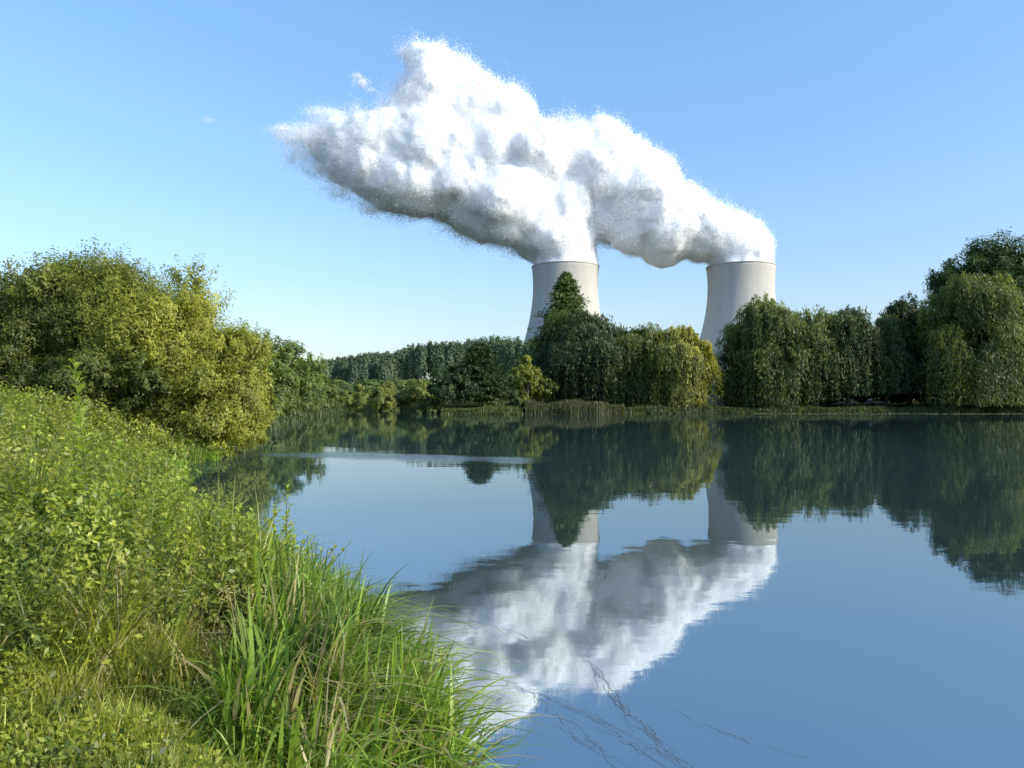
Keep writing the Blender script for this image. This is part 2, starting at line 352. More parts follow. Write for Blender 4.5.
def make_tree(name,x,y,h,r,label,cat='tree',group=None,kind='broad',n=20000,leaf=.35,c0=(.02,.04,.01),c1=(.08,.11,.02),base=.15,nl=26,mat=None,low=0,shoot=.45,spread=(.45,.85),lobe=(.2,.4),asp=.5,ring=(.2,.36)):
    mat=mat or M_leaf
    z=float(ground_z(x,y))
    H=h-z
    e=empty(name,(x,y,z),label,cat,group)
    cz=H*(1+base)/2; rz=H*(1-base)/2
    if kind=='willow': cz=H*.42; rz=H*.58
    lobes=[];lr=[]
    for i in range(nl):
        d=rdir(1)[0]; f=rng.uniform(*spread)
        if kind=='willow':
            if d[2]<-.15: d[2]=-.15-(d[2]+.15)*.9
            d/=np.linalg.norm(d)
        l_=min(r,rz)*rng.uniform(*lobe)
        f=min(f,1-l_/max(r,rz)*.55)
        lobes.append((d[0]*r*f,d[1]*r*f,cz+d[2]*rz*f)); lr.append(l_)
    lobes.append((rng.normal()*.1*r,0,H-min(r,rz)*.3)); lr.append(min(r,rz)*.3)
    if kind=='willow':
        for i in range(16):
            a_=i*2*math.pi/16+rng.normal()*.15; f=rng.uniform(.5,.8)
            lobes.append((math.cos(a_)*r*f,math.sin(a_)*r*f,H*rng.uniform(*ring))); lr.append(r*rng.uniform(.2,.3))
    lobes=np.array(lobes); lr=np.array(lr)
    quads_obj('trunk',trunk_geo(H,r,lobes[::2],max(.12,H*.02)),None,M_bark,e)
    if kind=='broad':
        per=34; nc=n//per
        li=rng.choice(len(lobes),nc,p=lr**2/np.sum(lr**2))
        dd=rdir(nc); dd[:,2]=np.where(dd[:,2]<-.3,dd[:,2]*-.6,dd[:,2]); dd=unit(dd)
        cc=lobes[li]+dd*lr[li][:,None]*rng.uniform(.5,1.0,(nc,1))
        sdir=unit(dd*.6+rdir(nc)*.5+np.array([0,0,.75])); sl=lr[li]*shoot*rng.uniform(.5,1.7,nc)
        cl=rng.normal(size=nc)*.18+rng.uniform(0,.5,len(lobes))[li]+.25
        ci=np.repeat(np.arange(nc),per)
        tt=rng.uniform(0,1,len(ci))
        off=sdir[ci]*(sl[ci]*tt)[:,None]+rng.normal(size=(len(ci),3))*((lr[li][ci]*.11+leaf*.3)*(1-.6*tt))[:,None]
        c=cc[ci]+off
        c[:,2]=np.where(c[:,2]<low,low+rng.uniform(0,.5,len(c)),c[:,2])
        nr=unit(dd[ci]*1.1+rdir(len(ci))*.6+np.array([.25,-.2,.25]))
        sz=leaf*rng.uniform(.6,1.3,len(ci))
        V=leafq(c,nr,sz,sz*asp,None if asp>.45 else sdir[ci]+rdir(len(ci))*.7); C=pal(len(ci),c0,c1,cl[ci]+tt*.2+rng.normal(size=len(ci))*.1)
    else:
        per=20; ns=n//per
        li=rng.choice(len(lobes),ns,p=lr**1.6/np.sum(lr**1.6))
        dd=rdir(ns); dd[:,2]=np.where(dd[:,2]<-.4,-dd[:,2],dd[:,2]); dd=unit(dd)
        st=lobes[li]+dd*lr[li][:,None]*rng.uniform(.6,1.1,(ns,1))
        ln=(rng.uniform(.03,.17,ns)*H+rng.uniform(0,.07,len(lobes))[li]*H)
        low_st=st[:,2]<H*.45; ln=np.where(low_st,ln*2.2,ln)
        ln=np.minimum(ln,st[:,2]-low-rng.uniform(0,.05*H,ns)); ln=np.maximum(ln,.3)
        tt=np.tile(np.linspace(0,1,per),ns); ci=np.repeat(np.arange(ns),per)
        tt=tt+rng.uniform(-.02,.02,len(tt))
        hd=unit(np.concatenate([st[:,:2],np.zeros((ns,1))],1)+rng.normal(size=(ns,3))*.8); hd[:,2]=0
        outw=rng.uniform(.3,1.4,ns)*r*.12
        c=st[ci]+hd[ci]*(outw[ci]*np.sqrt(np.clip(tt,0,1)))[:,None]; c[:,2]-=ln[ci]*tt**1.5-.02*H*np.sin(np.clip(tt,0,1)*3.14)
        c+=rng.normal(size=c.shape)*leaf*.5
        c[:,2]=np.where(c[:,2]<low,low+rng.uniform(0,1,len(c)),c[:,2])
        nr=rdir(len(ci)); nr[:,2]*=.6; nr=unit(nr*.7+hd[ci]*.8+np.array([0,0,.35]))
        dn=np.zeros_like(c); dn[:,2]=-1; dn+=rng.normal(size=c.shape)*.45
        sz=leaf*rng.uniform(.7,1.4,len(ci))
        V=leafq(c,nr,sz*1.4,sz*.4,dn)
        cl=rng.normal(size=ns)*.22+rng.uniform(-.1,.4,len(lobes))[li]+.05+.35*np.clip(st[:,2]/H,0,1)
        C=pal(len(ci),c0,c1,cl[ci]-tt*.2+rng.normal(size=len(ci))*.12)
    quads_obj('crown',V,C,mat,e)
    return e
def conifer(name,x,y,h,r,label,n=16000,leaf=.6,c0=(.012,.028,.012),c1=(.035,.06,.02),group=None,pw=.8):
    z=float(ground_z(x,y)); H=h-z; e=empty(name,(x,y,z),label,'tree',group)
    quads_obj('trunk',tube([(0,0,-.5),(0,0,H*.5),(0,0,H*.98)],[H*.018,H*.011,.04],8),None,M_bark,e)
    nb=n//26; zz=rng.uniform(.04,1,nb)**.85; az=rng.uniform(0,2*np.pi,nb)
    R=r*(1-zz)**pw*rng.uniform(.3,1.2,nb)*(1+.15*np.sin(zz*50))
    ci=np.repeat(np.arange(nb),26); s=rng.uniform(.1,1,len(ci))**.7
    c=np.stack([np.cos(az[ci])*R[ci]*s,np.sin(az[ci])*R[ci]*s,zz[ci]*H+R[ci]*(.4*s-.25*s*s)],1)
    c+=rng.normal(size=c.shape)*np.array([.6,.6,.3])*leaf
    nr=unit(rdir(len(ci))+np.array([.2,0,.7])); sz=leaf*rng.uniform(.6,1.3,len(ci))
    V=leafq(c,nr,sz,sz*.45,np.stack([np.cos(az[ci]),np.sin(az[ci]),-.3+0*s],1)+rdir(len(ci))*.5)
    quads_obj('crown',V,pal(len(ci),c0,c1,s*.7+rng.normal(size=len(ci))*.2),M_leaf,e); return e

# near trees on the left bank
OL0,OL1=(.055,.075,.014),(.205,.23,.036)
gb='bushy willows on the near bank'
kw=dict(spread=(.1,.80),lobe=(.32,.54),shoot=.34,asp=.42)
kf=dict(spread=(.1,.82),lobe=(.28,.48),shoot=.62,asp=.32)
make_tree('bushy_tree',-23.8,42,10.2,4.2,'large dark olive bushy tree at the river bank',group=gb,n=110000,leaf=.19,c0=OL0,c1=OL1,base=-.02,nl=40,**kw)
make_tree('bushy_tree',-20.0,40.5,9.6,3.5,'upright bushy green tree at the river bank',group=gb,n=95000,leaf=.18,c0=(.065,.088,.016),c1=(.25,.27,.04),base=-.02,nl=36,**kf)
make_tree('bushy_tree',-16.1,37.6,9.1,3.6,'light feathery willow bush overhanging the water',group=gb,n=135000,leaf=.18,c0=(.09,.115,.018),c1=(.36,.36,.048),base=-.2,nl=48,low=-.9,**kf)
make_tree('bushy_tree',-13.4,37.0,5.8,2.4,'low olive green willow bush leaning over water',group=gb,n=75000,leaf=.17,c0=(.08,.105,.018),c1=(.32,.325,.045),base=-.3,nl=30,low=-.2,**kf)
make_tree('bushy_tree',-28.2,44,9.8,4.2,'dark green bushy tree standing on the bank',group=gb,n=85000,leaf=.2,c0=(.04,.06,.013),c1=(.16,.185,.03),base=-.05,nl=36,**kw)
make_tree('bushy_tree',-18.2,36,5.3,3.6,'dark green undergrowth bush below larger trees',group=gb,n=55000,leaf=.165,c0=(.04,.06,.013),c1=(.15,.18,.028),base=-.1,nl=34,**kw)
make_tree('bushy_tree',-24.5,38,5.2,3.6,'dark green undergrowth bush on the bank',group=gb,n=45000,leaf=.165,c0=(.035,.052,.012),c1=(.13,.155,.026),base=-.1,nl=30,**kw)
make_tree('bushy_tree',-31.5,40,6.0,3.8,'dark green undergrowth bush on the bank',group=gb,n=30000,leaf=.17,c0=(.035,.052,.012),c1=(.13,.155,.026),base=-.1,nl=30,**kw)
# left bank further away
gl='trees along the far bank'
D0,D1=(.055,.085,.022),(.17,.22,.045)
for x,y,h,r,lab in [(-34,98,11.5,5,'dark green broadleaf tree on the bank'),(-32.5,112,11.0,5,'rounded green broadleaf tree on the bank'),(-34,124,9.0,4.5,'small green broadleaf tree near the water'),(-38,138,8.8,5,'green broadleaf tree near the water'),(-40,158,7.8,5,'olive green shrub tree at the water edge')]:
    make_tree('broadleaf_tree',x,y,h,r,lab,group=gl,n=16000,leaf=.4,c0=D0,c1=D1,base=-.05,nl=34,spread=(.2,.85),lobe=(.22,.42))
gs='shrubs at the water edge'
for x,y,h,r,lab,cc in [(-38,188,6.2,4.8,'olive shrub on the far shore',(.26,.29,.06)),(-33,202,7.4,5.2,'olive yellow shrub on the far shore',(.31,.32,.065)),(-27.5,200,5.6,4.6,'low green shrub on the far shore',(.24,.28,.06)),(-23.5,195,7.8,4.8,'rounded olive shrub on the far shore',(.29,.31,.065)),(-19.5,188,5.2,4,'low green shrub on the far shore',(.24,.28,.06)),(-44,180,8.2,5,'dark green shrub tree on the far shore',(.15,.2,.045)),(-30.5,186,4.4,3.6,'pale olive shrub on the far shore',(.28,.30,.065))]+[(float(shore_x(yy))-1.9,yy,hh,2.6,'green shrub leaning over the water',(.16,.2,.045)) for yy,hh in((52,3.4),(60,3.8),(70,3.8),(82,4.0),(94,4.4),(104,4.2),(118,4.6),(130,4.4),(146,4.4),(168,4.8))]+[(-15.5,146,3.0,2.6,'low dark shrub by the shoreline',(.09,.12,.03)),(-3.2,144,2.6,2.2,'low dark shrub by the shoreline',(.09,.12,.03)),(1.2,144,2.9,2.2,'low dark shrub by the shoreline',(.09,.12,.03))]:
    make_tree('shrub',x,y,h,r,lab,'shrub',gs,n=11000,leaf=.4 if y<130 else .46,c0=(.07,.095,.028),c1=cc,base=-.15,nl=26,low=.05,spread=(.2,.85),shoot=.25)
# promontory
DK0,DK1=(.018,.034,.015),(.055,.09,.03)
make_tree('dark_shrub_tree',-11.2,147,9.0,4.8,'dark evergreen shrub at the shoreline',n=18000,leaf=.42,c0=DK0,c1=DK1,base=-.08,nl=30,low=.1)
conifer('conifer_tree',-6.2,149,13.2,6.4,'short broad dark conifer by the shoreline',n=22000,leaf=.6,c0=DK0,c1=DK1,group='conifers on the far shore',pw=.5)
make_tree('broadleaf_tree',-1.5,152,6.5,3.0,'low dark green bush by the shoreline',n=8000,leaf=.42,c0=DK0,c1=(.08,.12,.03),base=-.1,nl=18,low=.1)
make_tree('broadleaf_tree',3.0,153,11.2,3.0,'slim yellow green young tree',n=11000,leaf=.42,c0=(.09,.12,.02),c1=(.28,.30,.05),base=-.05,nl=20)
make_tree('broadleaf_tree',6.0,157,8.8,3.0,'small yellow green tree beside the willow',n=9000,leaf=.42,c0=(.08,.11,.02),c1=(.24,.27,.05),base=-.05,nl=18)
conifer('conifer_tree',14.2,202,35.6,13.5,'tall green conifer rising above the willow',n=34000,leaf=.85,c0=(.055,.085,.035),c1=(.15,.20,.07),group='conifers on the far shore',pw=.72)
gw='weeping willows along the far shore'
W0,W1=(.045,.07,.02),(.21,.24,.05)
K0,K1=(.022,.04,.016),(.115,.15,.04)
kw=dict(spread=(.4,.95),lobe=(.26,.44))
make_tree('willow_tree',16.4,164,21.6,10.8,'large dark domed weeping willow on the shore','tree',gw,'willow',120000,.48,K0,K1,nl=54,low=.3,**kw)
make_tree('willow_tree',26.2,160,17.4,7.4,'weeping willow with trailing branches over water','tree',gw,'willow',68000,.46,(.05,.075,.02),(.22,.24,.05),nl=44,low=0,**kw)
make_tree('willow_tree',33.0,155,17.6,6.8,'sunlit yellow green weeping willow on the shore','tree',gw,'willow',72000,.46,(.09,.11,.024),(.42,.40,.07),nl=42,low=0,**kw)  # sunlight is put into this willow's brighter, yellower leaf colours
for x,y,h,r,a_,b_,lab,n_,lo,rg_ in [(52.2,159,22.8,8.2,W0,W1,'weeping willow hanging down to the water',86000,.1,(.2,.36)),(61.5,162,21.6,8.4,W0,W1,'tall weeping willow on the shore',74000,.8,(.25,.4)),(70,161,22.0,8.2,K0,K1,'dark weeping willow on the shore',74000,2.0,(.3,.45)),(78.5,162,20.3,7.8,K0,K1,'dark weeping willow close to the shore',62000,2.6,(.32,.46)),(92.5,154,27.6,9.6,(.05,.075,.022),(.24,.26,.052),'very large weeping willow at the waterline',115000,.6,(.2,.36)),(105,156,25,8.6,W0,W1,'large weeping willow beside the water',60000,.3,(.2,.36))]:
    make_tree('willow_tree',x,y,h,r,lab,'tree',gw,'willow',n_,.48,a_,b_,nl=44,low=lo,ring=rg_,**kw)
make_tree('broadleaf_tree',86,167,25.6,6.8,'dark broadleaf tree between willows',n=52000,leaf=.5,c0=(.014,.028,.012),c1=(.045,.07,.022),base=.0,nl=40,spread=(.1,.72),lobe=(.35,.55),shoot=.25)
make_tree('broadleaf_tree',108,172,37.6,14.5,'very tall dark broadleaf tree behind the willows',n=190000,leaf=.6,c0=(.022,.042,.014),c1=(.08,.12,.03),base=.1,nl=110,spread=(.1,.88),lobe=(.28,.42),shoot=.22)
gh='undergrowth shrubs under the willows'
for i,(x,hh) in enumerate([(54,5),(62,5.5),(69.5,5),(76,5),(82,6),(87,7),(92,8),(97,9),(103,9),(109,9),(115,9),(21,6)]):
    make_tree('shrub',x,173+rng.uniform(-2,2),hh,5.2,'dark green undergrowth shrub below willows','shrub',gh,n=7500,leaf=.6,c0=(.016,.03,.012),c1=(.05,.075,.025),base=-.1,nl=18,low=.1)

# far wood (one mass) on the hill and behind the shore
def wood(name,pts,label,c0,c1,leafs,per=420):
    Vs=[];Cs=[]
    for x,y,h,r,fl in pts:
        z=float(ground_z(x,y)); 
        d=rdir(per); k=rng.uniform(.7,1.05,(per,1)); d[:,2]=np.where(d[:,2]<-.5,-d[:,2],d[:,2])
        c=d*k*np.array([r,r,h*.5])+np.array([x,y,z+h*.5])
        tip=np.clip((c[:,2]-z)/h,0,1); c[:,:2]=np.array([x,y])+(c[:,:2]-np.array([x,y]))*(1.1-.6*tip*fl)[:,None]
        nr=unit(d+rdir(per)*.5); sz=leafs*rng.uniform(.6,1.3,per)
        Vs.append(leafq(c,nr,sz,sz*.7)); Cs.append(pal(per,c0,c1,rng.uniform(0,.6)+rng.normal(size=per)*.12))
    o=quads_obj(name,np.concatenate(Vs),np.concatenate(Cs),M_far); tag(o,label,'woodland',None,'stuff'); return o
pts=[]
for i in range(640):
    x=rng.uniform(-260,110); y=rng.uniform(480,640)
    hh=np.interp(x,[-260,-150,-100,-60,-10,20,110],[20,20,24,30,34,36,28])*rng.uniform(.9,1.06)
    pts.append((x,y,hh,rng.uniform(3.6,5),.6))
wood('distant_poplar_wood',pts,'hazy green poplar plantation on a low hill',(.105,.15,.105),(.165,.21,.125),1.5,560)  # aerial haze is mixed into the pale bluish leaf colours
pts=[]
for i in range(190):
    x=rng.uniform(-150,-14); y=rng.uniform(262,330); pts.append((x,y,rng.uniform(5,9) if x>-75 else rng.uniform(8,13),5.5,.4))
for i in range(120):
    x=rng.uniform(-150,-44); y=rng.uniform(55,150); pts.append((x,y,rng.uniform(7,10),4.5,.5))
wood('riverside_wood',pts,'mixed green riverside woodland',(.10,.145,.06),(.20,.25,.08),1.2,460)
pts=[]
for i in range(260):
    x=rng.uniform(-5,280); y=rng.uniform(215,340); pts.append((x,y,rng.uniform(8,12),6,.4))
for i in range(60):
    x=rng.uniform(80,240); y=rng.uniform(178,200); pts.append((x,y,rng.uniform(8,12),5,.4))
wood('background_wood',pts,'low dark wood behind the willows',(.035,.06,.035),(.10,.135,.05),1.6,330)

# ---------------------------------------------------------------- blades
def blades(px,py,h,wd,bend,cols,seg=3,z=None,curl=1.0,az=None):
    n=len(px); pz=ground_z(px,py)-.03 if z is None else z
    az=rng.uniform(0,2*np.pi,n) if az is None else az
    ld_=np.stack([np.cos(az),np.sin(az),0*az],1)
    wa=az+np.pi/2+rng.normal(size=n)*.5; wv=np.stack([np.cos(wa),np.sin(wa),0*wa],1)
    P=[];Wd=[]
    for k in range(seg+1):
        s=k/seg
        hor=h*bend*.62*s**1.8; ver=h*(s-.42*np.abs(bend)*s**2.6*curl)
        P.append(np.stack([px,py,pz],1)+ld_*hor[:,None]+np.stack([0*h,0*h,ver],1))
        Wd.append(wv*(wd*(1-s**1.8*.93)*.5)[:,None])
    Q=[];C=[]
    for k in range(seg):
        Q.append(np.stack([P[k]-Wd[k],P[k]+Wd[k],P[k+1]+Wd[k+1],P[k+1]-Wd[k+1]],1)); C.append(cols)
    return np.concatenate(Q),np.concatenate(C)
def sample(n,y0,y1,pw,margin=1.5,smin=0,smax=99):
    u=rng.uniform(0,1,n*3)
    if pw==1: y=y0*(y1/y0)**u
    else:
        a_=1-pw; y=(y0**a_+u*(y1**a_-y0**a_))**(1/a_)
    xmx=shore_x(y)-smin; xmn=np.maximum(-.68*y-margin,shore_x(y)-smax)
    wdt=np.clip(xmx-xmn,0,None)
    k=rng.uniform(0,1,n*3)<wdt/ wdt.max()
    y=y[k][:n]; xmx=xmx[k][:n]; xmn=xmn[k][:n]
    return rng.uniform(0,1,len(y))*(xmx-xmn)+xmn,y
def patch(x,y,f=1.,s=0):
    return .5+.25*np.sin(f*(1.7*x+.6*np.sin(2.1*y*f+s))+s)+.25*np.sin(f*(1.3*y-1.1*x)+1.9*s+np.sin(x*2.7*f))
GG0,GG1=np.array([.095,.14,.02]),np.array([.42,.44,.065])
DRY=np.array([.56,.47,.24])
def hmap(x,y):
    s=shore_x(y)-x
    b=np.interp(y,[1,3.0,4.0,5.2,8,12,20,45],[.07,.12,.24,.68,.80,.68,.65,.8])
    return b*np.interp(s,[0,.5,2,5],[.6,.75,1,1.15])
# short turf near the viewer
x,y=sample(65000,1.2,6.0,.2)
H=np.interp(y,[1,3.2,4.5,6.5],[.08,.14,.24,.3])*(.4+1.2*patch(x,y,2.6,1))*rng.uniform(.5,1.3,len(x))
f=patch(x,y,1.6,2)*.6+rng.normal(size=len(x))*.25+.3
cols=pal(len(x),GG0,GG1*1.1,f,.15); dry=rng.uniform(size=len(x))<.10; cols[dry]=DRY*rng.uniform(.6,1.1,(dry.sum(),1))
Q,C=blades(x,y,H,rng.uniform(.004,.010,len(x)),rng.uniform(.3,1.3,len(x)),cols)
o=quads_obj('short_grass',Q,C,M_grass); tag(o,'short bright green grass on the bank','grass',None,'stuff')
# tall mixed grass growing in tufts
nt_=7400
tx,ty=sample(nt_,3.8,46,.8,2.5,.1); nt_=len(tx)
th=hmap(tx,ty)*(.08+1.75*patch(tx,ty,1.9,5)**1.8)*rng.uniform(.6,1.4,nt_)
tf=patch(tx,ty,1.2,7)*.5+rng.normal(size=nt_)*.28+.12; taz=rng.uniform(0,6.28,nt_)
tdry=rng.uniform(size=nt_)<(.07+.9*np.clip(patch(tx,ty,.75,3)-.45,0,1))
per=15; ci=np.repeat(np.arange(nt_),per); n=len(ci); sp=np.interp(ty,[4,46],[.035,.16])[ci]
x=tx[ci]+rng.normal(size=n)*sp; y=ty[ci]+rng.normal(size=n)*sp
cols=pal(n,GG0*.75,GG1*.9,tf[ci]+rng.normal(size=n)*.12,.12)
dr=tdry[ci]&(rng.uniform(size=n)<.75); cols[dr]=DRY*rng.uniform(.35,1.1,(dr.sum(),1))
Q,C=blades(x,y,th[ci]*rng.uniform(.5,1.15,n),np.interp(y,[3,10,45],[.011,.018,.042])*rng.uniform(.5,1.3,n),rng.uniform(.3,1.6,n),cols,seg=4,az=taz[ci]+rng.normal(size=n)*1.0)
o=quads_obj('tall_grass',Q,C,M_grass); tag(o,'tall tangled green and straw coloured grass','grass',None,'stuff')
# dry seed stalks, in patches
x,y=sample(9000,4.5,30,.9,2,.6)
k=patch(x,y,.75,3)>.55; x=x[k][:1100]; y=y[k][:1100]
H=hmap(x,y)*rng.uniform(.9,1.6,len(x)); az=rng.uniform(0,2*np.pi,len(x))
cols=DRY*np.array([.9,.85,.8])*rng.uniform(.35,1.1,(len(x),1)); be=rng.uniform(.1,1.3,len(x))
Q,C=blades(x,y,H,np.full(len(x),.009),be,cols,az=az)
tp=np.stack([x+np.cos(az)*H*be*.6,y+np.sin(az)*H*be*.6,ground_z(x,y)-.03+H*(1-.42*be)],1)
ci=np.repeat(np.arange(len(x)),14); c=tp[ci]+rng.normal(size=(len(ci),3))*np.array([.012,.012,.05])-np.array([0,0,.03])
Q2=leafq(c,rdir(len(ci)),np.full(len(ci),.025),np.full(len(ci),.009))
o=quads_obj('dry_seed_stalks',np.concatenate([Q,Q2]),np.concatenate([C,cols[ci]]),M_grass); tag(o,'dry straw seed heads on thin stalks','grass',None,'stuff')
# reeds at waterline : clumps
ncl=450
yc=2.6*(34/2.6)**(rng.uniform(0,1,ncl)**1.15); xc=shore_x(yc)-np.where(yc<12,rng.uniform(-.12,1,ncl)*1.1,rng.uniform(-.1,.6,ncl))
nb_=190; yb=rng.uniform(4.3,8.6,nb_); xb=shore_x(yb)-rng.uniform(-.15,1.2,nb_); yc=np.concatenate([yc,yb]); xc=np.concatenate([xc,xb]); ncl+=nb_
ci=np.repeat(np.arange(ncl),22); x=xc[ci]+rng.normal(size=len(ci))*.07; y=yc[ci]+rng.normal(size=len(ci))*.07
az=np.where(rng.uniform(size=ncl)<.5,rng.uniform(0,2*np.pi,ncl),rng.normal(size=ncl)*.7-.2)[ci]+rng.normal(size=len(ci))*.9
H=rng.uniform(.5,1.15,len(ci))*rng.uniform(.55,1.2,ncl)[ci]*np.interp(yc[ci],[2,4,5.2,9,14,34],[.4,.55,.98,.92,.66,.8])
cols=pal(len(ci),(.065,.13,.02),(.33,.44,.065),rng.normal(size=ncl)[ci]*.3+.5,.15)
bl=np.repeat(rng.uniform(size=ncl)<.07,22)|(rng.uniform(size=len(ci))<.05); cols[bl]=DRY*rng.uniform(.45,1,(bl.sum(),1))
Q,C=blades(x,y,H,rng.uniform(.018,.042,len(ci))*np.interp(yc[ci],[3,30],[1,2]),rng.uniform(.15,1.7,len(ci)),cols,seg=7,z=np.maximum(ground_z(x,y)-.03,-.15),az=az)
o=quads_obj('sedge_reeds',Q,C,M_grass); tag(o,'arching green sedge blades along the waterline','reeds',None,'stuff')
# leafy herb cover: small leaves in mounds
nc=8500
x,y=sample(nc,1.3,36,.75,2,.15)
k=(y<4.2)|(patch(x,y,1.5,9)>.58); x=x[k]; y=y[k]; nc=len(x)
H=hmap(x,y)*(1.55*patch(x,y,1.5,9)**1.4)*rng.uniform(.5,1.15,nc)
ci=np.repeat(np.arange(nc),26); sp=np.interp(y,[1,6,36],[.06,.08,.25])
hz=rng.uniform(0,1,len(ci))**.6
c=np.stack([x[ci]+rng.normal(size=len(ci))*sp[ci],y[ci]+rng.normal(size=len(ci))*sp[ci],0*hz],1)
c[:,2]=ground_z(c[:,0],c[:,1])+hz*H[ci]+.02
sz=np.interp(y[ci],[1,4,10,36],[.022,.038,.07,.14])*rng.uniform(.6,1.4,len(ci))
Q=leafq(c,unit(rdir(len(ci))*.8+np.array([.3,-.15,.6])),sz*1.15,sz*.55)
cols=pal(len(ci),(.08,.125,.02),(.44,.46,.06),rng.normal(size=nc)[ci]*.28+.40,.15)
o=quads_obj('leafy_ground_cover',Q,cols,M_grass); tag(o,'low leafy weeds between the grass','weeds',None,'stuff')

# tall leafy weeds (countable)
def weed_mesh(h,lf,nleaf,c0,c1,flower=None,nst=None,wd=.2,spr=.2):
    q=[];C=[]
    top=np.array([rng.normal()*.06*h,rng.normal()*.06*h,h]); mid=top*.5+rng.normal(size=3)*.02
    nst=nst or (4 if h>.7 else 2)
    for s in range(nst):
        sc_=1 if s==0 else rng.uniform(.55,.95); off=np.zeros(3) if s==0 else np.array([rng.normal()*spr*h,rng.normal()*spr*h,0])
        tp=top*sc_+off; P=[np.array([0,0,-.05]),mid*sc_+off*.4,tp]
        tb=tube(P,[.009,.006,.002],5); q.append(tb); C.append(np.tile([.12,.16,.04],(len(tb),1)))
        k=int(nleaf*sc_); tt=np.linspace(.12,1,k)
        for i,tv in enumerate(tt):
            b_=P[0]*(1-tv)**2+2*P[1]*tv*(1-tv)+P[2]*tv**2
            a_=i*2.4+s+rng.normal()*.3; el=.55+.5*tv-rng.uniform(0,.5); ll=lf*(1.15-.6*tv)*rng.uniform(.6,1.25)
            dr=np.array([math.cos(a_)*math.cos(el),math.sin(a_)*math.cos(el),math.sin(el)]); sd_=np.array([-math.sin(a_),math.cos(a_),0]); dn=np.array([0,0,-1.])
            p0=b_; p1=b_+dr*ll*.45; p2=b_+dr*ll*.95+dn*ll*.25; w_=ll*wd; up=np.cross(dr,sd_)*.3*w_*-1
            q.append(np.array([[p0,p1+sd_*w_-up,p2,p1],[p0,p1,p2,p1-sd_*w_-up]]))
            f=np.clip(rng.normal(.5+.3*tv,.15),0,1); cc=np.array(c0)*(1-f)+np.array(c1)*f; C.append(np.tile(cc,(2,1)))
        if flower is not None:
            n=30; c=tp+rng.normal(size=(n,3))*np.array([.04,.04,.05]); q.append(leafq(c,rdir(n),np.full(n,.025),np.full(n,.015))); C.append(np.tile(flower,(n,1))*rng.uniform(.7,1.1,(n,1)))
    return quads_mesh('leafy_weed',np.concatenate(q),np.concatenate(C),M_grass)
WA=[weed_mesh(hh,.17,36,(.09,.165,.024),(.40,.46,.075)) for hh in(1.0,1.2,.85,1.05)]
WB=[weed_mesh(hh,.14,26,c0,c1,nst=ns_,wd=.3,spr=.34) for hh,ns_,c0,c1 in((.85,14,(.07,.13,.02),(.32,.38,.06)),(.7,12,(.05,.10,.018),(.22,.29,.045)),(1.0,14,(.09,.15,.02),(.42,.44,.065)),(.75,12,(.10,.14,.03),(.44,.42,.08)))]
def put(me,x,y,s,name,label,group,cat='plant'):
    o=bpy.data.objects.new(name,me); o.location=(x,y,float(ground_z(x,y))); o.scale=(s,s,s); o.rotation_euler=(0,0,rng.uniform(0,6.28))
    link(o); tag(o,label,cat,group)
gp='leafy weeds on the bank'
TW=weed_mesh(2.05,.24,80,(.12,.20,.03),(.40,.46,.08),nst=1,wd=.24); TW2=weed_mesh(1.45,.2,56,(.12,.20,.03),(.40,.46,.08),nst=3,wd=.24,spr=.16)
put(TW,-3.28,6.2,1.0,'leafy_weed','very tall leafy shoot rising above the grass',gp)
put(TW2,-3.12,6.3,1.0,'leafy_weed','tall leafy shoot rising above the grass',gp)
put(TW2,-3.46,6.3,1.0,'leafy_weed','tall leafy shoot rising above the grass',gp)
for i,(x,y,s) in enumerate([(-3.15,6.1,1.0),(-3.6,6.5,1.15),(-2.85,8.2,1.1),(-2.45,8.0,1.15),(-3.7,9.5,1.1),(-2.9,6.9,1.1),(-2.75,6.6,1.0),(-3.35,6.0,.95),(-2.55,7.2,1.1),(-4.6,8.0,.9),(-5.2,9,1.0),(-4.6,11,1.2),(-5.8,12,1.1),(-6.4,12.5,1.05),(-4.2,7.1,.9),(-1.9,5.6,.5),(-2.6,5.2,.45),(-7.5,14,1.),(-3.0,9.6,1.1),(-4.9,6.9,.85),(-3.9,5.5,.6),(-2.5,8.6,1.2),(-3.4,10.2,1.1),(-4.1,11.2,1.1),(-4.4,5.9,.7),(-3.0,5.8,.8),(-5.6,7.6,.9),(-6.2,8.3,.9),(-2.1,6.6,.8),(-1.6,6.3,.6),(-3.5,7.9,1.0),(-4.1,8.8,.9),(-5.2,12.2,1.3),(-6.0,14,1.2),(-7.4,16,1.2)]):
    put(WA[i%4],x,y,s,'leafy_weed','tall green leafy weed standing in the grass',gp)
gq='bushy weed clumps on the bank'; labs=['bushy green weed clump with small leaves','dark green bushy weed clump in grass','bright yellow green bushy weed clump','pale straw green bushy weed clump']
NB=125
for i in range(NB):
    y_=4.6*(26/4.6)**((i+.5)/NB)*rng.uniform(.95,1.05); s_=rng.uniform(.5,max(1.0,min(.68*y_+shore_x(y_)+.3,7)))
    x_=float(shore_x(y_)-s_); j=i%4
    put(WB[j],x_,y_,rng.uniform(.6,1.25)*np.interp(y_,[4.6,6,26],[.5,.9,1.5])*(.8 if s_<1.2 else 1),'bushy_weed',labs[j],gq)
WF=[weed_mesh(hh,.10,24,(.07,.12,.02),(.2,.26,.045),np.array([.5,.42,.05]),nst=1) for hh in(1.0,.9)]
for i,(x,y,s) in enumerate([(-6.3,9.3,1.1),(-6.5,9.5,1.0),(-6.7,9.9,1.05),(-7.3,10.6,1.1),(-7.5,11,1.0),(-7.9,12,1.0)]):
    put(WF[i%2],x,y,s,'goldenrod_plant','yellow flowering goldenrod plant on the bank','flowering plants on the bank')

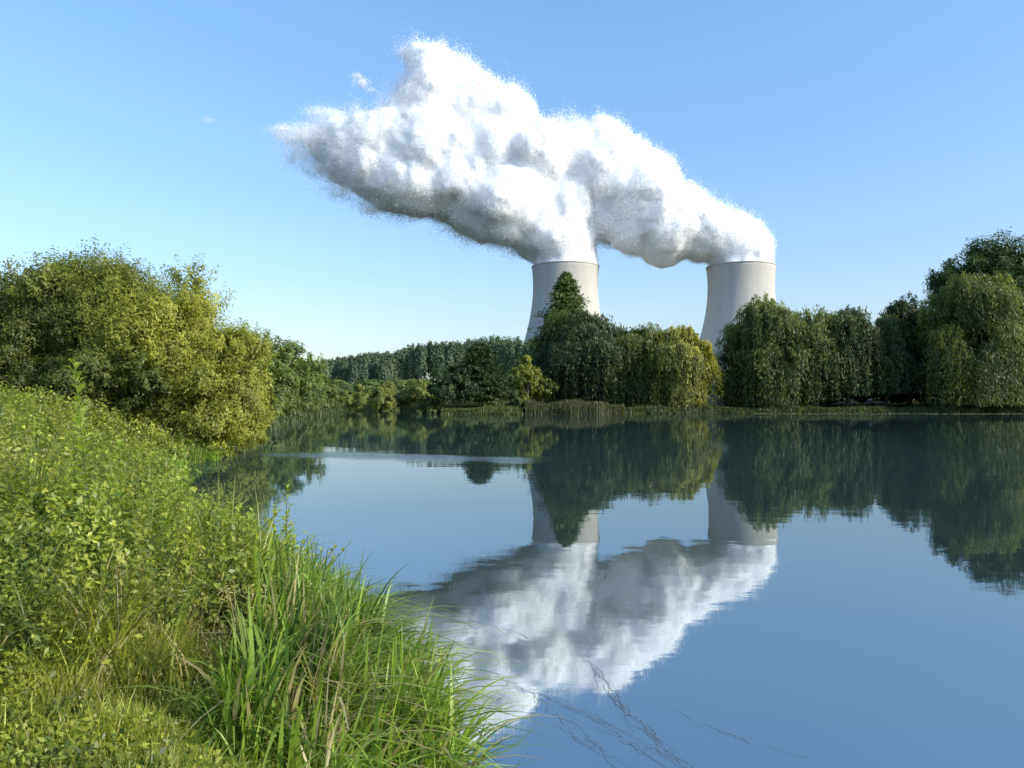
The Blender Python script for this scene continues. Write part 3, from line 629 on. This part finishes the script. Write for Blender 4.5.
# shore reeds on far bank
def strip(name,x0,x1,n,h,wd,c0,c1,label,d0=-.5,d1=3):
    x=rng.uniform(x0,x1,n); y=shore_y(x)+rng.uniform(d0,d1,n)
    Hh=h*rng.uniform(.7,1.1,n)*(.4+.6*patch(x,y,.25,3))
    Q,C=blades(x,y,Hh,np.full(n,wd),rng.uniform(.05,.6,n),pal(n,c0,c1,rng.uniform(0,1,n)),seg=2,z=np.maximum(ground_z(x,y)-.05,-.1))
    o=quads_obj(name,Q,C,M_grass); tag(o,label,'reeds',None,'stuff')
strip('reed_bed',2.5,21,7000,2.8,.16,(.04,.05,.022),(.13,.13,.05),'low dark brownish green hedge of reeds')
strip('shore_grass',-18,2,5000,1.0,.14,(.05,.07,.02),(.15,.18,.045),'light green grass on the far shore')
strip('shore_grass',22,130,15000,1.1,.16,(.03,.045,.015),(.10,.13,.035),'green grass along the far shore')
strip('shore_grass',-60,-18,4500,1.4,.16,(.06,.08,.025),(.18,.2,.05),'green grass along the far river bend')
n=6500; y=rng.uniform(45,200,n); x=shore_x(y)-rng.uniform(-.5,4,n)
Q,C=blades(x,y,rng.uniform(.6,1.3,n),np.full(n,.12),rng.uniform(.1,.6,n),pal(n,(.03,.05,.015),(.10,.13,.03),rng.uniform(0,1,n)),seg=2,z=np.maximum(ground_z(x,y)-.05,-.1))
o=quads_obj('bank_vegetation',Q,C,M_grass); tag(o,'dark green grass on the river bank','grass',None,'stuff')

# floating weed: thin trailing ribbons and specks
M_weed=foliage_mat('floating_weed',.0,.5,3,.4)
Qs=[];Cs=[]
def ribbon(P,n_str,spread,wd):
    P=np.array(P,float); m=180
    for j in range(n_str):
        a0=rng.uniform(0,.55)*(len(P)-1); a1=min(len(P)-1,a0+rng.uniform(.3,.9)*(len(P)-1))
        t_=np.linspace(a0,a1,m); x_=np.interp(t_,range(len(P)),P[:,0]); y_=np.interp(t_,range(len(P)),P[:,1])
        ph=rng.uniform(0,6.28,4); o_=rng.normal(size=2)*spread
        x_=x_+o_[0]+.03*np.sin(t_*4+ph[0])+.010*np.sin(t_*13+ph[1])+.003*np.sin(t_*45+ph[3]); y_=y_+o_[1]+.05*np.sin(t_*4+ph[3])+.012*np.sin(t_*15+ph[0])
        ww=wd*rng.uniform(.5,1.1)*np.abs(np.sin(np.linspace(0.05,3.1,m)))*(.5+.5*np.sin(t_*31+ph[2])**2)
        gap=(np.sin(t_*5+ph[2])+.7*np.sin(t_*12+ph[1]))[:-1]<-.5
        d=np.stack([np.gradient(x_),np.gradient(y_)],1); d/=np.maximum(np.linalg.norm(d,axis=1,keepdims=True),1e-9); nrm=np.stack([-d[:,1],d[:,0]],1)
        zz=np.full(m,.004+.0002*j)
        A=np.concatenate([np.stack([x_,y_],1)-nrm*ww[:,None],zz[:,None]],1); B=np.concatenate([np.stack([x_,y_],1)+nrm*ww[:,None],zz[:,None]],1)
        q=np.stack([A[:-1],B[:-1],B[1:],A[1:]],1)[~gap]; Qs.append(q); Cs.append(pal(len(q),(.03,.04,.04),(.09,.10,.09),rng.uniform(0,1,len(q))))
        k=rng.integers(0,m,22); c=np.stack([x_[k],y_[k],zz[k]+.003],1)+rng.normal(size=(22,3))*np.array([.02,.03,0])
        Qs.append(leafq(c,unit(rdir(22)*.1+np.array([0,0,1])),rng.uniform(.008,.025,22),rng.uniform(.003,.007,22))); Cs.append(pal(22,(.06,.065,.06),(.4,.38,.3),rng.uniform(0,1,22)))
ribbon([(-.55,8.2),(-.2,7.5),(.1,7.0),(.5,6.6),(.9,6.1),(1.2,5.6),(1.45,5.1)],10,.07,.0042)
ribbon([(.55,8.3),(.75,7.7),(.85,7.0),(.95,6.4),(1.1,5.8),(1.3,5.2)],9,.05,.0042)
ribbon([(.05,7.4),(.25,6.9),(.35,6.4),(.6,5.9),(.85,5.4)],6,.06,.0038)
ribbon([(-.9,9.7),(-.5,9.1),(.0,8.6),(.3,8.2)],4,.06,.005)
ribbon([(1.1,6.9),(1.5,6.3),(1.9,5.8),(2.6,5.3)],3,.05,.0038)
c=np.concatenate(Qs)
o=quads_obj('floating_weed',c,np.concatenate(Cs),M_weed); tag(o,'dark strands of weed floating on water','water weed',None,'stuff')
n=2600; x=rng.uniform(46,150,n); y=shore_y(x)-4-rng.uniform(0,1,n)**2*5+np.sin(x*.2)
Q=leafq(np.stack([x,y,np.full(n,.02)+rng.uniform(0,.03,n)],1),unit(rdir(n)*.1+np.array([0,0,1])),rng.uniform(.3,.8,n),rng.uniform(.3,.6,n))
o=quads_obj('lily_pads',Q,pal(n,(.1,.12,.03),(.25,.25,.08),rng.uniform(0,1,n)),M_weed); tag(o,'yellow green line of floating pads','water weed',None,'stuff')

# ---------------------------------------------------------------- vehicles, lamp, sign
M_glass=simple_mat('vehicle_glass',(.03,.035,.04),.15); M_tyre=simple_mat('tyre_rubber',(.02,.02,.02),.8)
def prism(name,prof,w,mat,parent,off=(0,0,0),bev=.05):
    bm=bmesh.new(); a_=[bm.verts.new((x,-w/2,z)) for x,z in prof]; f=bm.faces.new(a_)
    r=bmesh.ops.extrude_face_region(bm,geom=[f]); bmesh.ops.translate(bm,verts=[v for v in r['geom'] if isinstance(v,bmesh.types.BMVert)],vec=(0,w,0))
    bmesh.ops.recalc_face_normals(bm,faces=bm.faces)
    if bev: bmesh.ops.bevel(bm,geom=list(bm.edges),offset=bev,segments=2,affect='EDGES')
    me=bpy.data.meshes.new(name); bm.to_mesh(me); bm.free(); me.materials.append(mat)
    o=link(bpy.data.objects.new(name,me),parent); o.location=off; return o
def wheel(parent,x,y):
    prism('wheel',[(.33*math.cos(a_),.33*math.sin(a_)) for a_ in np.linspace(0,2*math.pi,20,endpoint=False)],.22,M_tyre,parent,(x,y,.33),.03)
def car(x,y,rot,col,label,van=False):
    e=empty('parked_van' if van else 'parked_car',(x,y,float(ground_z(x,y))),label,'van' if van else 'car',None if van else 'parked cars under the willows'); e.rotation_euler=(0,0,rot)
    m=simple_mat('vehicle_paint',col,.3,1,.05)
    if van:
        prism('body',[(-2.6,.35),(2.6,.35),(2.65,1.0),(2.1,1.3),(1.5,2.3),(-2.5,2.45),(-2.65,2.2)],1.95,m,e)
        for s in(-1,1):
            prism('side_window',[(.7,1.35),(1.85,1.35),(1.4,2.1),(.7,2.1)],.02,M_glass,e,(0,s*.985,0),0)
        prism('windscreen',[(2.15,1.36),(2.17,1.36),(1.61,2.2),(1.59,2.2)],1.6,M_glass,e,(.02,0,0),0)
        wx=1.75
    else:
        prism('body',[(-2.05,.3),(2.05,.3),(2.1,.7),(1.9,.85),(1.0,.95),(-1.7,1.0),(-2.1,.9)],1.75,m,e)
        prism('cabin',[(-1.75,.97),(1.05,.93),(.4,1.42),(-1.2,1.46)],1.5,M_glass,e)
        prism('roof',[(-1.2,1.44),(.4,1.41),(.3,1.47),(-1.1,1.51)],1.42,m,e,bev=.02)
        wx=1.3
    for a_ in(-wx,wx):
        for s in(-1,1): wheel(e,a_,s*.82)
car(44.8,166,.1,(.45,.45,.45),'white van parked behind the shore grass',True)
car(79,167,0,(.35,.36,.38),'silver car parked under the willows')
car(72.5,167,3.1,(.2,.22,.25),'grey car parked under the willows')
M_pole=simple_mat('painted_metal',(.6,.6,.6),.4)
M_red=simple_mat('red_sign',(.5,.2,.17),.5)
e=empty('street_lamp',(43.8,168,1.4),'slim grey street lamp near the shore','street lamp')
quads_obj('pole',tube([(0,0,0),(0,0,9.5),(.5,0,10.2),(1.4,0,10.3)],[.1,.07,.05,.04],8),None,M_pole,e)
prism('lamp_head',[(1.2,10.2),(2.0,10.2),(1.9,10.36),(1.25,10.4)],.3,M_pole,e,bev=.03)
e=empty('sign_board',(42.9,163,1.4),'small red and white roadside panel','sign')
quads_obj('post',tube([(0,0,0),(0,0,6.6)],[.09,.07],8),None,M_pole,e)
prism('panel',[(-.8,6.6),(.8,6.6),(.8,7.9),(-.8,7.9)],.08,M_red,e,bev=.02)
prism('panel_border',[(-.8,6.0),(.8,6.0),(.8,6.55),(-.8,6.55)],.08,M_pole,e,bev=.02)

# ---------------------------------------------------------------- camera
cd=bpy.data.cameras.new('camera'); cam=link(bpy.data.objects.new('camera',cd)); sc.camera=cam
cd.sensor_width=36; cd.lens=36*770/1024; cd.clip_end=20000; cd.clip_start=.05
cam.location=(0,0,EYE); cam.rotation_euler=(math.radians(90)+math.atan(16/770),0,0)
